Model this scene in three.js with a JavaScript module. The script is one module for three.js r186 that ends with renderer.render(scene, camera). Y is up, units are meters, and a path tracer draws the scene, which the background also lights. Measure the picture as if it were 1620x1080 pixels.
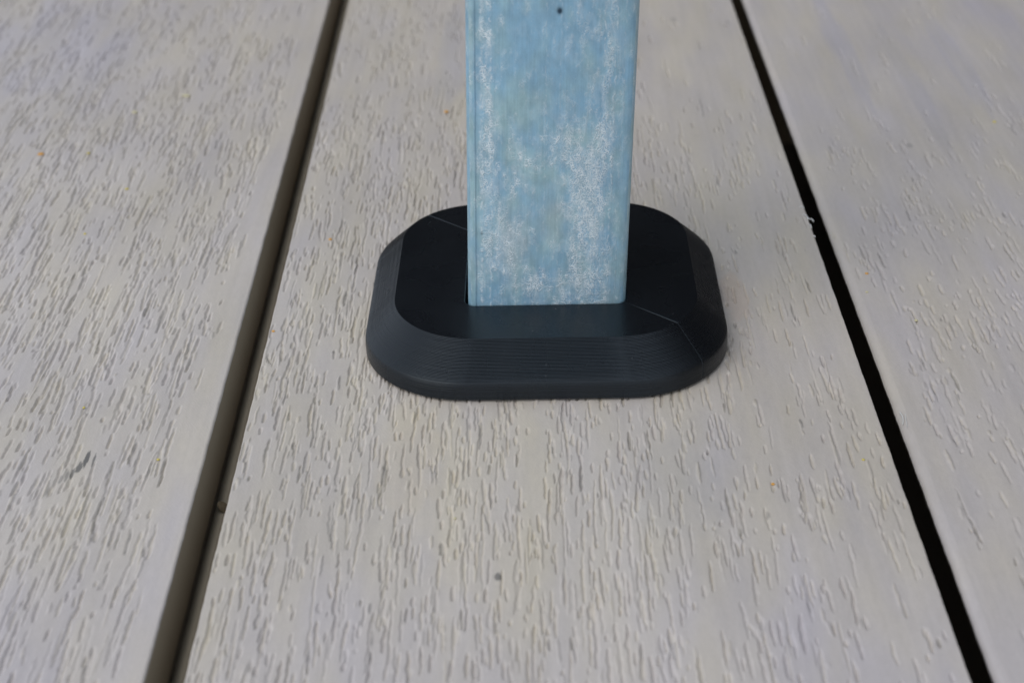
import * as THREE from 'three';
import { mergeGeometries, mergeVertices, toCreasedNormals } from 'three/addons/utils/BufferGeometryUtils.js';

// ---------------------------------------------------------------- camera, sky, sun, exposure
const mm = 0.001, scene = new THREE.Scene();
const renderer = new THREE.WebGLRenderer({ antialias: true });
renderer.toneMapping = THREE.LinearToneMapping;
renderer.toneMappingExposure = 1.22;
renderer.shadowMap.enabled = true;

const camera = new THREE.PerspectiveCamera(23.846, 1.5, 0.01, 100);
{
  const pitch = 0.5463, yaw = -0.011, roll = -0.0285;
  const fwd = new THREE.Vector3(Math.sin(yaw) * Math.cos(pitch), -Math.sin(pitch), -Math.cos(yaw) * Math.cos(pitch));
  const right = new THREE.Vector3(Math.cos(yaw), 0, Math.sin(yaw)), up = new THREE.Vector3().crossVectors(right, fwd);
  const r = right.clone().multiplyScalar(Math.cos(roll)).addScaledVector(up, Math.sin(roll));
  const u = right.clone().multiplyScalar(-Math.sin(roll)).addScaledVector(up, Math.cos(roll));
  camera.quaternion.setFromRotationMatrix(new THREE.Matrix4().makeBasis(r, u, fwd.clone().negate()));
  camera.position.set(-5.067 * mm, 217.672 * mm, 374.143 * mm);
  camera.focus = 0.402; camera.userData.fStop = 16;
}
{ // even overcast sky, a little brighter overhead, cool white
  const W = 128, H = 64, data = new Float32Array(W * H * 4);
  for (let j = 0; j < H; j++) for (let i = 0; i < W; i++) {
    const e = ((j + 0.5) / H - 0.5) * Math.PI, s = Math.max(0, Math.sin(e)), L = e > 0 ? 0.5 + 0.5 * s : 0.2, k = (j * W + i) * 4;
    data[k] = L * 0.88; data[k + 1] = L * 0.985; data[k + 2] = L * 1.13; data[k + 3] = 1;
  }
  const t = new THREE.DataTexture(data, W, H, THREE.RGBAFormat, THREE.FloatType);
  t.mapping = THREE.EquirectangularReflectionMapping; t.magFilter = THREE.LinearFilter; t.needsUpdate = true;
  scene.background = t; scene.environment = t;
}
const sun = new THREE.DirectionalLight(new THREE.Color(1, 0.96, 0.9), 0.8);
sun.position.set(-1.5, 2.2, 1.2); sun.target.position.set(0, 0, 0); sun.castShadow = true; sun.shadow.radius = 80;
Object.assign(sun.shadow.camera, { left: -0.6, right: 0.6, top: 0.6, bottom: -0.6, near: 0.1, far: 6 });
sun.name = 'sun'; scene.add(sun, sun.target);

// ---------------------------------------------------------------- helpers
function rng(seed) { let a = seed >>> 0; return () => { a = (a + 0x6d2b79f5) >>> 0; let t = Math.imul(a ^ (a >>> 15), 1 | a); t = (t + Math.imul(t ^ (t >>> 7), 61 | t)) ^ t; return ((t ^ (t >>> 14)) >>> 0) / 4294967296; }; }
const GX = new Float32Array(4096), GY = new Float32Array(4096), PERM = new Uint16Array(8192);
{ const r = rng(77); for (let i = 0; i < 4096; i++) { const a = r() * 6.2832; GX[i] = Math.cos(a); GY[i] = Math.sin(a); PERM[i] = i; }
  for (let i = 4095; i > 0; i--) { const j = (r() * (i + 1)) | 0, t = PERM[i]; PERM[i] = PERM[j]; PERM[j] = t; } for (let i = 0; i < 4096; i++) PERM[i + 4096] = PERM[i]; }
function noise(x, y) { // gradient noise, about -0.7 .. 0.7
  const X = Math.floor(x), Y = Math.floor(y), fx = x - X, fy = y - Y, u = fx * fx * fx * (fx * (fx * 6 - 15) + 10), v = fy * fy * fy * (fy * (fy * 6 - 15) + 10);
  const g = (i, j, dx, dy) => { const h = PERM[PERM[(X + i) & 4095] + ((Y + j) & 4095)]; return GX[h] * dx + GY[h] * dy; };
  const a = g(0, 0, fx, fy), b = g(1, 0, fx - 1, fy), c = g(0, 1, fx, fy - 1), d = g(1, 1, fx - 1, fy - 1);
  const p = a + u * (b - a), q = c + u * (d - c); return p + v * (q - p);
}
const fbm = (x, y, o = 3) => { let s = 0, a = 1, t = 0; for (let i = 0; i < o; i++) { s += a * noise(x, y); t += a; a *= 0.5; x = x * 2.03 + 17.3; y = y * 2.03 + 9.1; } return s / t; };
const clamp = (x, a = 0, b = 1) => Math.min(b, Math.max(a, x)), lerp = (a, b, t) => a + (b - a) * t, smooth = (a, b, x) => { const t = clamp((x - a) / (b - a)); return t * t * (3 - 2 * t); };
const toByte = (x) => { x = clamp(x); return Math.round(255 * (x <= 0.0031308 ? 12.92 * x : 1.055 * Math.pow(x, 1 / 2.4) - 0.055)); };
function texture(data, W, H, srgb) {
  const t = new THREE.DataTexture(data, W, H, THREE.RGBAFormat); t.magFilter = THREE.LinearFilter; t.minFilter = THREE.LinearMipmapLinearFilter; t.generateMipmaps = true;
  t.wrapS = t.wrapT = THREE.RepeatWrapping; if (srgb) t.colorSpace = THREE.SRGBColorSpace; t.needsUpdate = true; return t;
}
function mesh(name, geometry, material, parent) { const m = new THREE.Mesh(geometry, material); m.name = name; m.castShadow = m.receiveShadow = true; (parent ?? scene).add(m); return m; }
const tag = (o, label, category, group) => { o.userData.label = label; o.userData.category = category; if (group) o.userData.group = group; return o; };
function loft(columns, closeProfile, caps) { // columns: [[x,y,z,u,v]...] all of one length
  const n = columns.length, m = columns[0].length, pos = [], uv = [], idx = [];
  for (const c of columns) for (const p of c) { pos.push(p[0], p[1], p[2]); uv.push(p[3] ?? p[0] * 10, p[4] ?? p[2] * 10); }
  const M = closeProfile ? m : m - 1;
  for (let i = 0; i < n - 1; i++) for (let j = 0; j < M; j++) { const a = i * m + j, b = i * m + (j + 1) % m, c = a + m, d = b + m; idx.push(a, c, b, b, c, d); }
  if (caps) for (const [i, flip] of [[0, false], [n - 1, true]]) {
    const flat = columns[i].map((p) => caps(p)), tri = THREE.ShapeUtils.triangulateShape(flat, []);
    for (const [a, b, c] of tri) flip ? idx.push(i * m + a, i * m + c, i * m + b) : idx.push(i * m + a, i * m + b, i * m + c);
  }
  const g = new THREE.BufferGeometry(); g.setAttribute('position', new THREE.Float32BufferAttribute(pos, 3)); g.setAttribute('uv', new THREE.Float32BufferAttribute(uv, 2)); g.setIndex(idx); return g;
}

// ---------------------------------------------------------------- setting: ground below, joists, deck boards
const soil = new THREE.MeshStandardMaterial({ color: new THREE.Color().setRGB(0.15, 0.12, 0.09), roughness: 1 });
{
  const g = new THREE.PlaneGeometry(8, 8, 1, 1); g.rotateX(-Math.PI / 2);
  const o = mesh('ground', g, soil); o.position.y = -0.2; o.userData.kind = 'structure'; o.userData.label = 'bare soil under the deck';
}
const deck = new THREE.Group(); deck.name = 'deck'; deck.userData = { kind: 'structure', label: 'weathered grey composite deck of grooved boards with open gaps' }; scene.add(deck);
const joistMat = new THREE.MeshStandardMaterial({ color: new THREE.Color().setRGB(0.30, 0.24, 0.17), roughness: 0.9 });
for (const z of [-0.80, -0.38, 0.28, 0.70]) { const g = new THREE.BoxGeometry(2.0, 0.09, 0.045); const o = mesh('joist', g, joistMat, deck); o.position.set(0, -0.0265 - 0.045, z); }

const Z0 = -285, ZL = 455; // mm: the stretch of a board that its relief and colour maps cover
const TW = 1024, TH = 2048;
function relief(x0, x1, seed, density, size) {
  const W = x1 - x0, h = new Float32Array(TW * TH), dirt = new Float32Array(TW * TH), cream = new Float32Array(TW * TH), R = rng(seed), px = TW / W, pz = TH / ZL, count = Math.round(W * ZL / 5.6);
  for (let k = 0; k < count; k++) {
    const cx = x0 + R() * W, cz = Z0 + R() * ZL, keep = R(), den = density(cx, cz) + 1.05 * fbm(cx / 10 + seed, cz / 34, 2) + 0.35 * noise(cx / 3.5, cz / 9 + seed);
    let len = (1.3 + 4.6 * Math.pow(R(), 1.7)) * size, wid = (0.22 + 0.26 * R()) * (0.8 + 0.2 * size), dep = 0.24 + 0.30 * R(); const kindOf = R(); if (kindOf < 0.24) { len *= 0.42; wid *= 0.85; } else if (kindOf > 0.9) { len = 4.5 + 4 * R(); wid *= 0.62; dep *= 0.75; }
    const up = R() < 0.14, dk = R(), ang = (R() - 0.5) * 0.09 + 0.03 * noise(cx / 20, cz / 60), wob = R() * 9, edge = Math.min(cx - x0, x1 - cx);
    if (keep > den || edge < 0.7) continue;
    const dirty = dk < 0.035 ? 0.75 : dk < 0.14 ? 0.25 : 0, crm = R() < 0.4 ? 1 : 0;
    const ia = Math.max(0, Math.floor((cx - x0 - wid - 1.1) * px)), ib = Math.min(TW - 1, Math.ceil((cx - x0 + wid + 1.1) * px));
    const ja = Math.max(0, Math.floor((cz - Z0 - len) * pz)), jb = Math.min(TH - 1, Math.ceil((cz - Z0 + len) * pz));
    for (let j = ja; j <= jb; j++) {
      const z = Z0 + (j + 0.5) / pz - cz, tz = z / len; if (tz < -1 || tz > 1) continue;
      const taper = Math.pow(1 - tz * tz, 0.42), mid = ang * z + 0.30 * noise(z / 2.6 + wob * 31, wob), ww = wid * taper * (0.8 + 0.55 * noise(z / 1.5 + 50 + wob * 17, wob));
      for (let i = ia; i <= ib; i++) {
        const x = x0 + (i + 0.5) / px - cx - mid, s = 1 - smooth(ww - 0.10, ww + 0.08, Math.abs(x)); if (s <= 0) continue;
        const q = j * TW + i, d = dep * s * smooth(0, 0.3, taper);
        if (up) h[q] = h[q] < 0 ? h[q] : Math.max(h[q], d * 0.55); else h[q] = Math.min(h[q], -d);
        if (dirty) dirt[q] = Math.max(dirt[q], dirty * s); if (crm) cream[q] = Math.max(cream[q], s);
      }
    }
  }
  return { h, dirt, cream, W, x0 };
}
function boardMap(rl, seed, stains, cool) {
  const { dirt, cream, W, x0 } = rl, out = new Uint8Array(TW * TH * 4), px = TW / W, pz = TH / ZL;
  const K = 8, CW = TW / K + 2, CH = TH / K + 2, coarse = [new Float32Array(CW * CH), new Float32Array(CW * CH)];
  for (let j = 0; j < CH; j++) for (let i = 0; i < CW; i++) { const x = x0 + i * K / px, z = Z0 + j * K / pz; coarse[0][j * CW + i] = 0.5 + 1.25 * fbm(x / 11 + seed, z / 46 + seed * 3, 3) - cool(x, z); coarse[1][j * CW + i] = fbm(x / 24 + 4, z / 60 - seed, 3); }
  for (let j = 0; j < TH; j++) for (let i = 0; i < TW; i++) {
    const x = x0 + (i + 0.5) / px, z = Z0 + (j + 0.5) / pz, q = j * TW + i, ci = (i / K) | 0, cj = (j / K) | 0, fa = i / K - ci, fb = j / K - cj, c0 = cj * CW + ci;
    const at = (f) => lerp(lerp(f[c0], f[c0 + 1], fa), lerp(f[c0 + CW], f[c0 + CW + 1], fa), fb);
    const tone = at(coarse[0]), streak = fbm(x / 2.2 + 9, z / 34 + seed, 2), grain = noise(x / 0.42, z / 0.9), patch = at(coarse[1]), fine = noise(x / 0.9 + 5, z / 3.1);
    const w = clamp(tone), L = 0.45 * (1 + 0.16 * patch + 0.10 * streak + 0.05 * grain + 0.05 * fine);
    let r = L * lerp(1.025, 1.095, w), g = L * lerp(0.915, 0.96, w), b = L * lerp(0.88, 0.80, w);
    const c = cream[q] * 0.55; r *= 1 + 0.07 * c; g *= 1 + 0.05 * c; b *= 1 - 0.05 * c;
    let d = dirt[q] * (0.55 + 0.4 * noise(x / 1.3, z / 2.5));
    for (const s of stains) {
      const dx = (x - s.x) / s.rx, dz = (z - s.z) / s.rz; if (dx * dx + dz * dz > 1.9) continue; const f = dx * dx + dz * dz + 0.9 * fbm(x / (s.rx * 0.6) + seed, z / (s.rz * 0.5), 3);
      if (f < 1) { const a = s.a * smooth(1, 0.35, f); if (s.tint) { r = lerp(r, r * s.tint[0], a); g = lerp(g, g * s.tint[1], a); b = lerp(b, b * s.tint[2], a); } else d = Math.max(d, a); }
    }
    d = clamp(d) * 0.9; r = lerp(r, 0.09, d); g = lerp(g, 0.085, d); b = lerp(b, 0.08, d); // the scuff and grime specks seen on the boards
    out[q * 4] = toByte(r); out[q * 4 + 1] = toByte(g); out[q * 4 + 2] = toByte(b); out[q * 4 + 3] = 255;
  }
  return texture(out, TW, TH, true);
}
const grainTex = (() => { // fine tooth of the moulded surface
  const N = 512, d = new Uint8Array(N * N * 4), R = rng(5), v = new Float32Array(N * N);
  for (let j = 0; j < N; j++) for (let i = 0; i < N; i++) { const a = i / N * 6.28318, b = j / N * 6.28318; v[j * N + i] = 0.5 + 0.35 * noise(40 + 14 * Math.cos(a) + 9 * Math.cos(b), 40 + 14 * Math.sin(a) + 9 * Math.sin(b) + 5 * Math.cos(b)) + (R() - 0.5) * 0.5; }
  for (let k = 0; k < N * N; k++) { const x = Math.round(255 * clamp(v[k])); d[k * 4] = d[k * 4 + 1] = d[k * 4 + 2] = x; d[k * 4 + 3] = 255; }
  return texture(d, N, N, false);
})();
const core = new THREE.MeshStandardMaterial({ color: new THREE.Color().setRGB(0.31, 0.25, 0.175), roughness: 0.85 });
const rowsZ = []; { let z = -900; while (z < -290) { rowsZ.push(z); z += 30; } z = -288; while (z < 166) { rowsZ.push(z); z += lerp(0.5, 1.05, clamp((-10 - z) / 250)); } z = 185; while (z < 900) { rowsZ.push(z); z += 30; } }
// edges: [inset, depth] pairs from the top edge downwards
const plainEdge = (r) => [[r * 0.3, r * 0.3], [0, r], [0, 26]];
function board(x0, x1, dx, left, right, rl, map) {
  const prof = [], top = [], in0 = left.start, in1 = right.start, n = Math.round((x1 - x0 - in0 - in1) / dx);
  for (let i = 0; i <= n; i++) top.push(x0 + in0 + (x1 - x0 - in0 - in1) * i / n);
  for (const x of top) prof.push([x, 0, 1]);
  for (const [i, d] of right.pts) prof.push([x1 - i, -d, 0]);
  for (const [i, d] of [...left.pts].reverse()) prof.push([x0 + i, -d, 0]);
  const W = x1 - x0, m = prof.length, rows = rowsZ.length, pos = new Float32Array(rows * m * 3), uv = new Float32Array(rows * m * 2), idxTop = [], idxSide = [];
  const sample = (x, z) => {
    if (!rl) return 0;
    let v = (z - Z0) / ZL; v = v - Math.floor(v / 2) * 2; if (v > 1) v = 2 - v;
    const fx = clamp((x - x0) / W * TW - 0.5, 0, TW - 1.001), fy = clamp(v * TH - 0.5, 0, TH - 1.001), i = fx | 0, j = fy | 0, a = fx - i, b = fy - j, h = rl.h, q = j * TW + i;
    return lerp(lerp(h[q], h[q + 1], a), lerp(h[q + TW], h[q + TW + 1], a), b);
  };
  for (let r = 0; r < rows; r++) {
    const z = rowsZ[r], wave = [0, 5].map((o) => 0.16 * noise(z / 7 + x0, 3 + o) + 0.08 * noise(z / 1.6 + x0, 4 + o)); // the moulded edges are not ruler-straight
    for (let j = 0; j < m; j++) {
      const [x, y, t] = prof[j], k = r * m + j, near = Math.min(x - x0, x1 - x), w = near < 4 && y > -12 ? wave[x < (x0 + x1) / 2 ? 0 : 1] * smooth(4, 0, near) : 0;
      pos[k * 3] = (x + w) * mm; pos[k * 3 + 1] = (y + (t ? sample(x, z) : 0)) * mm; pos[k * 3 + 2] = z * mm; uv[k * 2] = (x - x0) / W; uv[k * 2 + 1] = (z - Z0) / ZL;
    }
  }
  const topEnd = top.length - 1, skin = left.skin ?? 1, skinR = right.skin ?? 1;
  for (let r = 0; r < rows - 1; r++) for (let j = 0; j < m; j++) {
    const a = r * m + j, b = r * m + (j + 1) % m, c = a + m, d = b + m, isTop = j < topEnd + skinR || j >= m - skin;
    (isTop ? idxTop : idxSide).push(a, c, b, b, c, d);
  }
  for (const [r, flip] of [[0, true], [rows - 1, false]]) {
    const tri = THREE.ShapeUtils.triangulateShape(prof.map((p) => new THREE.Vector2(p[0], p[1])), []);
    for (const [a, b, c] of tri) flip ? idxSide.push(r * m + a, r * m + b, r * m + c) : idxSide.push(r * m + a, r * m + c, r * m + b);
  }
  const g = new THREE.BufferGeometry(); g.setAttribute('position', new THREE.BufferAttribute(pos, 3)); g.setAttribute('uv', new THREE.BufferAttribute(uv, 2));
  const all = new Uint32Array(idxTop.length + idxSide.length); all.set(idxTop); all.set(idxSide, idxTop.length); g.setIndex(new THREE.BufferAttribute(all, 1));
  g.addGroup(0, idxTop.length, 0); g.addGroup(idxTop.length, idxSide.length, 1); g.computeVertexNormals();
  const bump = grainTex.clone(); bump.repeat.set(W / 42, ZL / 42); bump.needsUpdate = true;
  const mat = new THREE.MeshStandardMaterial({ map, roughness: 0.52, bumpMap: bump, bumpScale: 0.00004 });
  return mesh('deck_board', g, [mat, core], deck);
}
const ground = []; // px-free world marks in mm on the deck
const LX0 = -231.0, LX1 = -81.05, MX0 = -73.28, MX1 = 78.29, RX0 = 82.9, RX1 = 232.9;
const round = (r, more, skin) => ({ start: r, skin, pts: [[r * 0.62, r * 0.08], [r * 0.29, r * 0.29], [r * 0.08, r * 0.62], [0, r], ...more] });
const leftRelief = relief(LX0, LX1, 11, (x, z) => 0.62 - 0.75 * smooth(-92, -84, x) - 0.25 * smooth(-130, -230, z), 1.18);
const leftMap = boardMap(leftRelief, 3.3, [
  { x: -108.9, z: 64.8, rx: 0.7, rz: 4.0, a: 1 }, { x: -109.9, z: 68.0, rx: 0.8, rz: 2.6, a: 0.9 }, { x: -111.0, z: 70.2, rx: 0.6, rz: 2.4, a: 0.8 }, { x: -107.1, z: 65.2, rx: 0.34, rz: 3.2, a: 0.85 }, { x: -112.0, z: 71.4, rx: 0.5, rz: 2.6, a: 0.6 }, { x: -113.2, z: 72.6, rx: 0.6, rz: 2.2, a: 0.5 },
  { x: -139.2, z: -246, rx: 1.6, rz: 3.2, a: 0.3 }, { x: -180, z: -200, rx: 40, rz: 70, a: 0.6, tint: [0.9, 0.92, 1.02] }, { x: -108, z: 150, rx: 16, rz: 50, a: 0.7, tint: [0.92, 0.93, 1.03] },
], (x, z) => 0.25 * smooth(-120, -190, x) + 0.15 * smooth(70, 140, z));
board(LX0, LX1, 0.27, { start: 0.5, pts: plainEdge(0.8) }, { start: 0.5, skin: 2, pts: [[0.16, 0.14], [0, 0.5], [-2.2, 7.8], [2, 8.1], [2, 19], [-1.6, 19], [-1.8, 11.5], [-5.5, 11.6], [-5.5, 17], [-1, 22], [0, 26]] }, leftRelief, leftMap);
const midRelief = relief(MX0, MX1, 23, (x, z) => 0.66 - 0.42 * smooth(10, 60, x) - 0.3 * smooth(-60, -180, z) - 0.3 * smooth(74, 79, x), 1.0);
const midMap = boardMap(midRelief, 7.9, [
  { x: 53.6, z: -218, rx: 1.4, rz: 3.2, a: 0.3 }, { x: -12.3, z: 110.7, rx: 1.0, rz: 1.5, a: 0.8 }, { x: 51.3, z: -5, rx: 4, rz: 16, a: 0.45, tint: [1.06, 0.94, 0.84] },
  { x: 18.9, z: 88.6, rx: 2.2, rz: 4, a: 0.5, tint: [1.12, 1.14, 1.16] }, { x: -30, z: -190, rx: 7, rz: 60, a: 0.6, tint: [0.9, 0.93, 1.02] }, { x: 28, z: 82, rx: 12, rz: 22, a: 0.5, tint: [0.9, 0.92, 0.96] },
  { x: -14, z: 84, rx: 20, rz: 42, a: 0.7, tint: [1.05, 1.035, 0.96] }, { x: -33, z: 66, rx: 9, rz: 26, a: 0.6, tint: [1.05, 1.02, 0.93] }, { x: 36, z: 70, rx: 10, rz: 24, a: 0.6, tint: [0.9, 0.91, 0.94] }, { x: 60, z: 140, rx: 22, rz: 50, a: 0.6, tint: [0.93, 0.94, 1.02] },
], (x, z) => -0.12 + 0.3 * smooth(90, 150, z));
board(MX0, MX1, 0.21, { start: 0.3, pts: plainEdge(0.5) }, { start: 0.25, pts: plainEdge(0.4) }, midRelief, midMap);
const rightRelief = relief(RX0, RX1, 37, (x, z) => 0.36 - 0.5 * smooth(92, 86, x) - 0.42 * smooth(0, -150, z), 0.85);
const rightMap = boardMap(rightRelief, 13.1, [
  { x: 118.5, z: -98.6, rx: 1.1, rz: 2.2, a: 0.32 }, { x: 112, z: -190, rx: 5, rz: 70, a: 0.7, tint: [0.9, 0.92, 1.03] }, { x: 150, z: -170, rx: 5, rz: 60, a: 0.7, tint: [0.9, 0.92, 1.03] }, { x: 175, z: -225, rx: 9, rz: 60, a: 0.6, tint: [0.92, 0.93, 1.03] },
  { x: 130, z: -150, rx: 4, rz: 70, a: 0.5, tint: [0.9, 0.92, 1.0] },
], (x, z) => 0.12 + 0.2 * smooth(60, 140, z));
board(RX0, RX1, 0.30, round(2.3, [[14, 2.35], [14, 26]], 4), { start: 0.5, pts: plainEdge(0.8) }, rightRelief, rightMap);

for (let k = 0; k < 5; k++) { // the deck goes on to both sides and keeps the space below it dark
  const a = LX0 - 6 - k * 156, b = RX1 + 6 + k * 156;
  board(a - 150, a, 15, { start: 0.5, pts: plainEdge(0.8) }, { start: 0.5, pts: plainEdge(0.8) }, null, k % 2 ? midMap : leftMap);
  board(b, b + 150, 15, { start: 0.5, pts: plainEdge(0.8) }, { start: 0.5, pts: plainEdge(0.8) }, null, k % 2 ? leftMap : rightMap);
}

// ---------------------------------------------------------------- dark timber screens out of the frame, mirrored in the glossy collar
const stained = new THREE.MeshStandardMaterial({ color: new THREE.Color().setRGB(0.028, 0.026, 0.024), roughness: 0.8 });
function screen(length, height, x, z, turn, label) {
  const g = new THREE.Group(); g.name = scene.getObjectByName('timber_screen') ? 'timber_screen_001' : 'timber_screen'; g.position.set(x, -0.2, z); g.rotation.y = turn; scene.add(g);
  tag(g, label, 'fence', 'dark timber screens round the deck');
  const w = 0.14, n = Math.round(length / (w + 0.004)), bg = new THREE.BoxGeometry(w, height, 0.022), pg = new THREE.BoxGeometry(length, 0.07, 0.045);
  for (let i = 0; i < n; i++) { const b = mesh('board', bg, stained, g); b.position.set((i - (n - 1) / 2) * (w + 0.004), height / 2, 0); }
  for (const y of [0.3, height - 0.3]) { const r = mesh('rail', pg, stained, g); r.position.set(0, y, -0.034); }
}
screen(2.3, 3.0, 0.52, -1.35, 0, 'dark stained timber screen standing behind the post');
screen(2.4, 3.0, 1.5, -0.1, -Math.PI / 2, 'dark stained timber screen standing to the right of the deck');

// ---------------------------------------------------------------- galvanised post
const TURN = -0.0126, LEAN = 0.0296;
const HALF = 20, CR = 2.6, ARC = CR * Math.PI / 2, FACE = 2 * (HALF - CR), TILE = FACE + ARC;
function squarePath(half, r, seg) { // counter-clockwise from the middle of the front-left corner: front, right, back, left
  const c = half - r, pts = []; let s = 0;
  for (let k = 0; k < 4; k++) {
    const a0 = Math.PI * 0.75 - k * Math.PI / 2; // front-left corner looks to 135 deg (x = cos, z = sin)
    const cx = c * Math.sign(Math.cos(a0)), cz = c * Math.sign(Math.sin(a0));
    for (let i = 0; i <= seg; i++) { const a = a0 - i / seg * Math.PI / 4; pts.push([cx + r * Math.cos(a), cz + r * Math.sin(a), k + (r * Math.PI / 4 * i / seg) / (2 * c + r * Math.PI / 2)]); }
    const a1 = a0 - Math.PI / 2, ex = c * Math.sign(Math.cos(a1)), ez = c * Math.sign(Math.sin(a1));
    for (let i = 0; i < seg; i++) { const a = a1 + (1 - i / seg) * Math.PI / 4; pts.push([ex + r * Math.cos(a), ez + r * Math.sin(a), k + 1 - (r * Math.PI / 4 * (1 - i / seg)) / (2 * c + r * Math.PI / 2)]); }
  }
  pts.push([pts[0][0], pts[0][1], 4]); return pts;
}
const PW = 768, PH = 2048, PV = 160; // the zinc maps cover one face (with half a corner each side) by 160 mm
const zinc = (() => {
  const col = new Uint8Array(PW * PH * 4), bmp = new Uint8Array(PW * PH * 4), rgh = new Uint8Array(PW * PH * 4);
  const blob = (x, y, cx, cy, rx, ry) => { const a = (x - cx) / rx, b = (y - cy) / ry; return Math.exp(-(a * a + b * b)); };
  for (let j = 0; j < PH; j++) for (let i = 0; i < PW; i++) {
    const x = -(HALF - CR) - ARC / 2 + (i + 0.5) / PW * TILE, y = (j + 0.5) / PH * PV, q = (j * PW + i) * 4;
    const wx = x + 0.5 * noise(x / 1.3, y / 1.3 + 40), wy = y + 0.5 * noise(x / 1.3 + 70, y / 1.3);
    const big = fbm(x / 7 + 3, y / 15, 3), med = fbm(x / 2.2, y / 3.5 + 8, 3), fine = noise(x / 0.35, y / 0.5);
    // frosted zinc bloom, where the photograph shows it
    let m = 1.05 * blob(x, y, 9, 36, 5, 10) + 0.95 * blob(x, y, 9.5, 21, 7, 7) + 0.9 * blob(x, y, 8.5, 48, 4, 7) + 0.8 * blob(x, y, 4.5, 58, 6, 7) + 0.75 * blob(x, y, 13, 57, 2.6, 15)
      + 0.85 * blob(x, y, -4, 19, 5, 4.5) + 0.62 * blob(x, y, -9.5, 31, 4.5, 11) + 0.5 * blob(x, y, -8, 52, 4, 8) + 0.8 * blob(x, y, -14.6, 45, 2.0, 26) + 0.55 * blob(x, y, -15.5, 80, 1.6, 26) + 0.55 * blob(x, y, 5, 13.5, 12, 2.2) + 0.5 * blob(x, y, 13.5, 84, 2.4, 16) + 0.35 * blob(x, y, 7, 86, 3, 8)
      + 0.6 * blob(x, y, 6, 112, 6, 14) + 0.7 * blob(x, y, -8, 132, 6, 12) + 0.7 * blob(x, y, 12, 146, 4, 10) + 0.32 * smooth(-18.3, -19.2, x);
    const raw = m, cloud = fbm(x / 4.5 + 120, y / 7 + 30, 4); m = 0.82 * m + 1.3 * fbm(x / 2.6 + 20, y / 5.5, 4) + 0.3 * noise(x / 0.8, y / 1.2) - 0.02;
    const w1 = 1 - Math.abs(noise(wx / 0.72, wy / 0.9)) * 4.2, w2 = 1 - Math.abs(noise(wx / 0.42 + 30, wy / 0.5)) * 3.6, crystals = Math.max(clamp(w1), 0.85 * clamp(w2));
    let frost = smooth(0.35, 0.8, crystals) * (0.8 * smooth(-0.02, 0.85, m) + 0.45 * smooth(0.5, 1.0, m)) * clamp(0.8 + 1.3 * noise(x / 1.2 + 60, y / 1.9), 0, 1.15) + 0.22 * smooth(0.0, 1.2, m) + 0.30 * smooth(0.02, 0.16, cloud) * smooth(0.42, 0.2, cloud) * (0.25 + 0.5 * clamp(raw));
    // wavering run lines near both edges
    for (const [lx, wa, wd, am, sd] of [[-14.2, 1.3, 0.28, 0.85, 1], [-16.4, 0.7, 0.45, 0.8, 5], [12.4, 1.6, 0.26, 0.8, 9], [14.9, 1.2, 0.24, 0.75, 14], [16.9, 0.5, 0.2, 0.35, 19], [-1.2, 0.7, 0.2, 0.35, 24], [2.2, 0.5, 0.22, 0.3, 31]]) {
      const c = lx + wa * fbm(y / 7 + sd * 7, sd, 4) + 0.35 * noise(y / 0.9, sd + 0.5), d = Math.abs(x - c) / (wd * (0.8 + noise(y / 1.7, sd)));
      frost = Math.max(frost, am * Math.exp(-d * d) * smooth(-0.16, 0.14, fbm(y / 2.2 + sd * 3, sd * 2, 4)) * (0.75 + 0.8 * noise(x / 0.4 + sd, y / 0.45)));
    }
    frost = clamp(frost + 0.10 * fine * smooth(0.1, 0.6, m) + 0.6 * smooth(0.46, 0.6, noise(x / 0.55 + 11, y / 0.7)) * (0.3 + 0.7 * clamp(raw + 0.2)));
    const green = clamp(0.35 + 1.5 * fbm(x / 5 + 50, y / 9 + 5, 2) + 0.5 * blob(x, y, -9, 58, 5, 13) + 0.5 * blob(x, y, 0.5, 34, 4, 7) + 0.4 * smooth(-17.8, -18.6, x) - 0.5 * blob(x, y, 2, 86, 10, 12));
    const grey = clamp(0.9 * blob(x, y, -9, 30, 4, 9) + 0.7 * blob(x, y, 1, 38, 3.5, 5) + 0.4 * fbm(x / 4, y / 5 + 90, 2));
    const streak = noise(x / 0.5 + 33, y / 14) + 0.6 * noise(x / 0.22 + 13, y / 9), L = 1 + 0.22 * big + 0.24 * med + 0.05 * fine + 0.10 * streak;
    let r = L * lerp(0.25, 0.32, green), g = L * lerp(0.435, 0.485, green), b = L * lerp(0.57, 0.525, green);
    r = lerp(r, L * 0.37, 0.6 * grey); g = lerp(g, L * 0.42, 0.6 * grey); b = lerp(b, L * 0.42, 0.6 * grey);
    r = lerp(r, 0.76, frost * 0.85); g = lerp(g, 0.82, frost * 0.85); b = lerp(b, 0.84, frost * 0.85);
    let h = 0.42 + 0.10 * big + 0.10 * med + 0.30 * frost + 0.03 * fine;
    const gl = Math.exp(-(((x + 17.75 + 0.10 * noise(y / 9, 2)) / 0.16) ** 2)); h -= 0.42 * gl; r *= 1 - 0.30 * gl; g *= 1 - 0.26 * gl; b *= 1 - 0.22 * gl; // drawn line beside the corner
    const pit = blob(x, y, 1.7, 90.3, 0.62, 0.8) + 0.4 * blob(x, y, -16.4, 33, 0.3, 0.5); h -= 0.6 * pit; r = lerp(r, 0.02, clamp(pit * 1.3)); g = lerp(g, 0.05, clamp(pit * 1.3)); b = lerp(b, 0.08, clamp(pit * 1.3));
    col[q] = toByte(r); col[q + 1] = toByte(g); col[q + 2] = toByte(b); col[q + 3] = 255;
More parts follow.
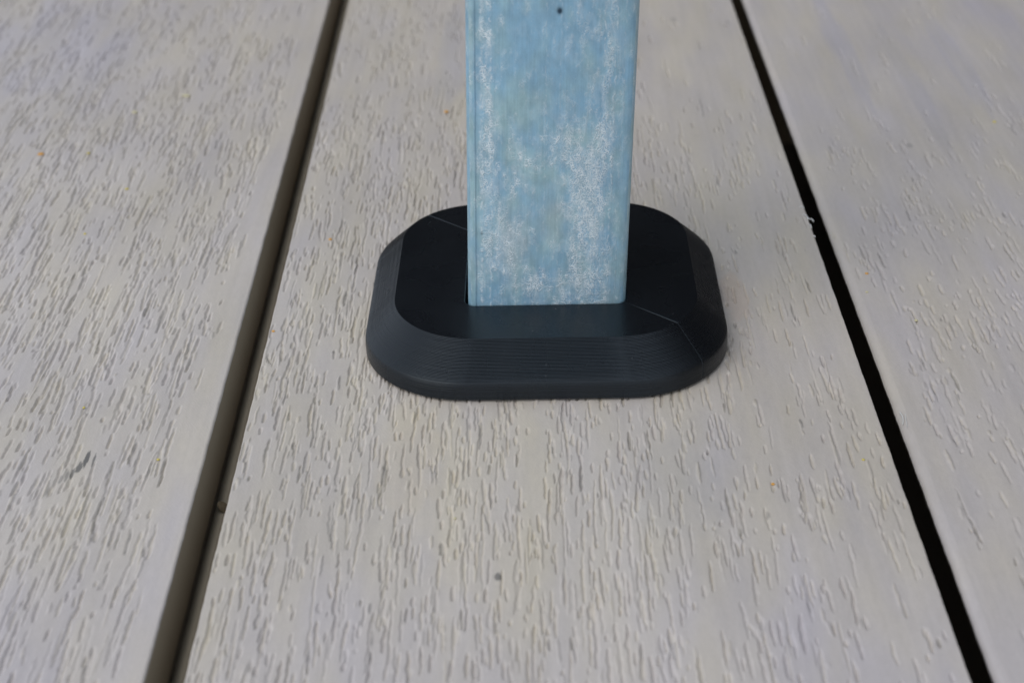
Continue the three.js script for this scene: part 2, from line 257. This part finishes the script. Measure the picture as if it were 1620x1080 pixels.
    bmp[q] = bmp[q + 1] = bmp[q + 2] = Math.round(255 * clamp(h)); bmp[q + 3] = 255;
    const ro = Math.round(255 * clamp(0.42 + 0.35 * frost + 0.1 * med)); rgh[q] = rgh[q + 1] = rgh[q + 2] = ro; rgh[q + 3] = 255;
  }
  return { col: texture(col, PW, PH, true), bmp: texture(bmp, PW, PH, false), rgh: texture(rgh, PW, PH, false) };
})();
{
  const TOP = 1000, outer = squarePath(HALF, CR, 6), inner = squarePath(HALF - 2.2, 1.0, 6), cols = [];
  outer.forEach((p, i) => {
    const q = inner[i], col = [];
    for (const y of [0.6, 13, 60, 150, 400, TOP - 0.4]) col.push([p[0] * mm, y * mm, p[1] * mm, p[2], y / PV]);
    col.push([lerp(p[0], q[0], 0.2) * mm, TOP * mm, lerp(p[1], q[1], 0.2) * mm, p[2], TOP / PV], [q[0] * mm, TOP * mm, q[1] * mm, p[2], TOP / PV + 0.01], [q[0] * mm, 0.6 * mm, q[1] * mm, p[2], 0]);
    cols.push(col);
  });
  const g = toCreasedNormals(loft(cols, true), 0.5);
  const post = mesh('steel_post', g, new THREE.MeshStandardMaterial({ map: zinc.col, bumpMap: zinc.bmp, bumpScale: 0.00034, roughnessMap: zinc.rgh, roughness: 1, metalness: 0.12 }));
  post.rotation.set(0, TURN, -LEAN, 'YXZ'); tag(post, 'pale blue galvanised square steel post with white frosted zinc bloom, standing in the black collar', 'post');
}

// ---------------------------------------------------------------- printed black collar in two halves round the post
{
  const A = 46.47, AZ = 44.65, RO = 26.85, H = 13.33, V = 5.38, INSET = 7.95, HOLE = 20.5, HR = 3.0, R = rng(404);
  const rings = [[0, 1.2], [0.3, 0.7], [0.55, 0.25], [0.7, 0.03]], NL = 50, lh = (H - 0.7) / NL; // [height, inset] of each bead of print
  for (let k = 0; k < NL; k++) {
    const y = 0.7 + k * lh, mid = y + lh / 2, t = (mid - V) / (H - V) * INSET, d = (t + Math.sqrt(t * t + 0.6)) / 2 - 0.02, deep = mid > V ? 0.06 : 0.04, j = (R() - 0.5) * (mid > V ? 0.07 : 0.03);
    rings.push([y + lh * 0.10, d + deep + j], [y + lh * 0.30, d + j], [y + lh * 0.72, d + j], [y + lh * 0.93, d + deep + j]);
  }
  rings.push([H, INSET + 0.12]);
  const path = (d, hole) => { // x right, z towards the camera; from the middle of the front-right corner over the right and back sides to the back-left corner
    const hx = hole ? HOLE : A - d, hz = hole ? HOLE : AZ - d, r = hole ? HR : RO - d * 0.74, cx = hx - r, cz = hz - r, out = [], e = 0.24 / RO, q = Math.PI / 4;
    const arc = (x, z, a0, a1, n) => { for (let i = 0; i <= n; i++) { const a = lerp(a0, a1, i / n); out.push([x + r * Math.cos(a), z + r * Math.sin(a)]); } };
    out.push([cx + r * Math.cos(q), cz + r * Math.sin(q)]); arc(cx, cz, q - e, 0, 14); for (let i = 1; i < 5; i++) out.push([hx, lerp(cz, -cz, i / 5)]);
    arc(cx, -cz, 0, -2 * q, 28); for (let i = 1; i < 5; i++) out.push([lerp(cx, -cx, i / 5), -hz]); arc(-cx, -cz, -2 * q, -3 * q + e, 14); out.push([-cx + r * Math.cos(-3 * q), -cz + r * Math.sin(-3 * q)]);
    return out;
  };
  const outer = rings.map(([, d]) => path(d)), tuck = rings.map(([, d]) => path(d + 0.2)), hole = path(0, true), n = hole.length, wall = [], lid = [], bore = [], base = [], full = [];
  for (let i = 0; i < n; i++) {
    const end = i === 0 || i === n - 1, top = end ? H - 0.2 : H, s = 1.012, hp = hole[i], P = (x, y, z) => [x * mm, y * mm, z * mm];
    const w = rings.map(([y], k) => { const p = (end ? tuck : outer)[k][i]; return P(p[0], end ? Math.min(y, H - 0.2) : y, p[1]); }), h1 = P(hp[0] * s, top, hp[1] * s), h2 = P(hp[0], top - 0.25, hp[1]), h3 = P(hp[0], 0, hp[1]);
    wall.push(w); lid.push([w[w.length - 1], h1]); bore.push([h1, h2, h3]); base.push([h3, w[0]]); full.push([...w, h1, h2, h3]);
  }
  const pieces = [loft(wall), loft(lid), loft(bore), loft(base)]; pieces.forEach((p) => p.computeVertexNormals());
  const caps = loft([full[0], full[n - 1]], true, (p) => new THREE.Vector2((p[0] + p[2]) * 700, p[1] * 1000)); caps.setIndex(Array.from(caps.index.array).slice(full[0].length * 6)); caps.computeVertexNormals(); pieces.push(caps);
  const g = mergeGeometries(pieces); g.translate(0.025 * mm, 0, -0.025 * mm);
  const N = 1024, cm = new Uint8Array(N * N * 4), rm = new Uint8Array(N * N * 4), Q = rng(808); // 100 mm across: rubbed sheen, dust and hairline scuffs
  const base0 = [0.0032, 0.0042, 0.0056], sp = new Float32Array(N * N);
  for (let k = 0; k < 150; k++) { const x = Q() * N, y = Q() * N, r = 0.5 + 1.3 * Q() * Q(), a = 0.15 + 0.6 * Q(); for (let j = -3; j <= 3; j++) for (let i = -3; i <= 3; i++) { const X = (x + i) & 1023, Y = (y + j) & 1023; sp[Y * N + X] = Math.max(sp[Y * N + X], a * smooth(r + 0.6, r - 0.4, Math.hypot(i, j))); } }
  for (let k = 0; k < 26; k++) { let x = Q() * N, y = Q() * N, a = Q() * 6.28; const len = 20 + 90 * Q(), al = 0.02 + 0.06 * Q(); for (let t = 0; t < len; t++) { x += Math.cos(a); y += Math.sin(a); a += (Q() - 0.5) * 0.05; const q = (y & 1023) * N + (x & 1023); sp[q] = Math.max(sp[q], al * smooth(0, 0.2, t / len) * smooth(1, 0.8, t / len)); } }
  for (let j = 0; j < N; j++) for (let i = 0; i < N; i++) {
    const q = (j * N + i) * 4, d = sp[j * N + i]; for (let c = 0; c < 3; c++) cm[q + c] = toByte(lerp(base0[c], 0.2, d)); cm[q + 3] = 255;
    const v = Math.round(255 * clamp(0.28 + 0.16 * fbm(i / 150, j / 150, 3))); rm[q] = rm[q + 1] = rm[q + 2] = v; rm[q + 3] = 255;
  }
  const plastic = new THREE.MeshPhysicalMaterial({ map: texture(cm, N, N, true), roughnessMap: texture(rm, N, N, false), roughness: 1, specularColor: new THREE.Color().setRGB(0.82, 0.92, 1), bumpMap: grainTex, bumpScale: 0.000012 });
  const collar = new THREE.Group(); collar.name = 'post_collar'; collar.rotation.y = TURN; scene.add(collar);
  const off = new THREE.Vector3(0.1 * mm, 0, 0.08 * mm).applyAxisAngle(new THREE.Vector3(0, 1, 0), TURN); collar.position.set(off.x, 0.0001, off.z);
  tag(collar, 'black printed plastic collar with sloped sides, clasped in two halves round the steel post', 'collar');
  mesh('collar_half', g, plastic, collar); const b = mesh('collar_half', g, plastic, collar); b.rotation.y = Math.PI;
}

// ---------------------------------------------------------------- small things on the deck
const fleckGeo = (() => { const R = rng(31), list = []; for (let k = 0; k < 4; k++) { const g = mergeVertices(new THREE.IcosahedronGeometry(0.5, 1).deleteAttribute('uv').deleteAttribute('normal')), p = g.attributes.position; for (let i = 0; i < p.count; i++) { const s = 0.75 + 0.5 * R(); p.setXYZ(i, p.getX(i) * s, p.getY(i) * s * 0.45, p.getZ(i) * s); } g.computeVertexNormals(); list.push(g); } return list; })();
const fleckMats = { orange: [0.62, 0.30, 0.05], yellow: [0.58, 0.47, 0.12], pale: [0.55, 0.49, 0.30] };
for (const k in fleckMats) fleckMats[k] = new THREE.MeshStandardMaterial({ color: new THREE.Color().setRGB(...fleckMats[k]), roughness: 0.8 });
{
  const R = rng(909); let n = 0;
  const groups = { orange: 'orange flecks on the deck', yellow: 'yellow flecks on the deck', pale: 'pale flecks on the deck' };
  for (const [x, z, kind, size, stretch, label] of [
    [-162.1, -107.8, 'orange', 1.5, 1.4, 'largest orange fleck, lying on the board that has the dark scratch stain'],
    [-30.7, -134.4, 'orange', 1.4, 1, 'bright orange fleck on the bare board behind the black collar, beside the blue post'],
    [-61.7, -43.1, 'orange', 1.1, 1, 'orange fleck on the board between the black collar and the brown-walled gap'],
    [-72.0, 8.3, 'orange', 0.9, 1, 'orange fleck on the very edge of the board, at the brown-walled gap'],
    [49.5, 80.5, 'orange', 0.8, 1, 'small orange fleck in front of the collar corner that shows the long seam'],
    [88.9, -15.4, 'orange', 0.9, 1, 'orange fleck on the board with the rounded edge, near the black gap'],
    [-146.5, -107.4, 'yellow', 1.2, 1, 'yellow fleck lying next to the largest orange fleck'],
    [-128.5, -80.2, 'yellow', 1.1, 1.3, 'wide yellow fleck alone on the board that has the dark scratch stain'],
    [-134.9, -50.4, 'yellow', 0.9, 1, 'small round yellow fleck in embossed grain, level with the back of the black collar'],
    [-114.4, 42.9, 'yellow', 0.8, 0.8, 'tiny yellow fleck just behind the dark scratch stain'],
    [-91.9, 65.7, 'yellow', 0.8, 1, 'tiny yellow fleck between the dark scratch stain and the brown-walled gap'],
    [71.4, 71.9, 'yellow', 0.8, 1, 'tiny yellow fleck on the board under the post, close to the black gap'],
    [149.8, -115.2, 'yellow', 1.2, 1, 'yellow fleck on the smooth blue-streaked board far from the black gap'],
    [-137.8, -140.4, 'pale', 1.5, 1.2, 'pale straw fleck behind the largest orange fleck'],
    [-122.5, -153.9, 'pale', 1.6, 2.2, 'longest pale fleck, a straw coloured streak lying across the board grain'],
    [87.0, -5.2, 'pale', 0.9, 1, 'pale fleck just in front of the orange fleck near the black gap'],
    [96.9, 10.3, 'pale', 0.9, 1, 'pale fleck alone in embossed grain on the board with the rounded edge'],
    [-21.8, 90.5, 'pale', 0.7, 0.8, 'pale fleck on the open board in front of the black collar'],
  ]) {
    const o = mesh(n ? 'pollen_fleck_' + String(n).padStart(3, '0') : 'pollen_fleck', fleckGeo[n % 4], fleckMats[kind]); n++;
    o.scale.set(size * stretch * mm, size * mm, size * mm); o.position.set(x * mm, 0.12 * mm * size, z * mm); o.rotation.y = R() * 0.8 - 0.4; tag(o, label, 'fleck', groups[kind]);
  }
}
{ // torn plastic burrs on the board edges
  const burrMat = new THREE.MeshStandardMaterial({ color: new THREE.Color().setRGB(0.62, 0.6, 0.57), roughness: 0.7 });
  const mid = deck.children.filter((o) => o.name === 'deck_board')[1], right = deck.children.filter((o) => o.name === 'deck_board')[2];
  const curl = (pts, r, host) => mesh('plastic_burr', new THREE.TubeGeometry(new THREE.CatmullRomCurve3(pts.map((p) => new THREE.Vector3(p[0] - 1.37, p[1], p[2] + (host === mid ? 12.5 : 2.6)).multiplyScalar(mm))), 14, r * mm, 6), burrMat, host);
  curl([[79.2, 0.1, -61.5], [80.2, 0.35, -60.9], [80.6, 0.35, -60.4], [80.8, 0.1, -59.6]], 0.17, mid);
  curl([[78.5, 0.0, -64.5], [79.1, 0.35, -63.2], [79.6, 0.15, -61.6]], 0.18, mid); curl([[78.3, 0.0, -69.6], [78.9, 0.28, -69.0], [79.5, 0.05, -68.6]], 0.17, mid);
  curl([[79.3, 0.05, -58.0], [79.5, 0.3, -57.0], [79.6, 0.0, -55.8]], 0.17, mid); curl([[79.3, 0.0, -50.9], [79.6, 0.15, -50.6], [79.8, 0.0, -50.2]], 0.16, mid);
  curl([[84.9, -0.3, 55.0], [85.4, 0.05, 52.5], [85.2, -0.1, 50]], 0.13, right); curl([[85.6, 0, 56.5], [85.9, 0.1, 53.5], [86.3, 0.0, 51]], 0.1, right);
}
{ // scrap of dry leaf caught in the gap
  const g = new THREE.PlaneGeometry(2.2 * mm, 3.2 * mm, 8, 10), p = g.attributes.position, R = rng(66);
  for (let i = 0; i < p.count; i++) { const x = p.getX(i) / mm, y = p.getY(i) / mm, w = Math.sqrt(Math.max(0.04, 1 - (y / 1.8) ** 2)); p.setXYZ(i, x * w * mm, y * mm, (0.28 * x * x - 0.12 * y * y * 0.5 + 0.25 * R()) * mm); }
  const back = g.clone(); back.translate(0, 0, -0.15 * mm); const bi = back.index.array; for (let i = 0; i < bi.length; i += 3) { const t = bi[i]; bi[i] = bi[i + 1]; bi[i + 1] = t; }
  const leaf = mergeGeometries([g, back]); leaf.computeVertexNormals();
  const o = mesh('dry_leaf', leaf, new THREE.MeshStandardMaterial({ color: new THREE.Color().setRGB(0.14, 0.10, 0.055), roughness: 0.8, side: THREE.DoubleSide }));
  o.position.set(-77.3 * mm, -10.6 * mm, 70.5 * mm); o.rotation.set(-0.9, 0.5, 0.9); tag(o, 'brown scrap of dry leaf wedged deep in the gap between two deck boards', 'leaf');
}
renderer.render(scene, camera);
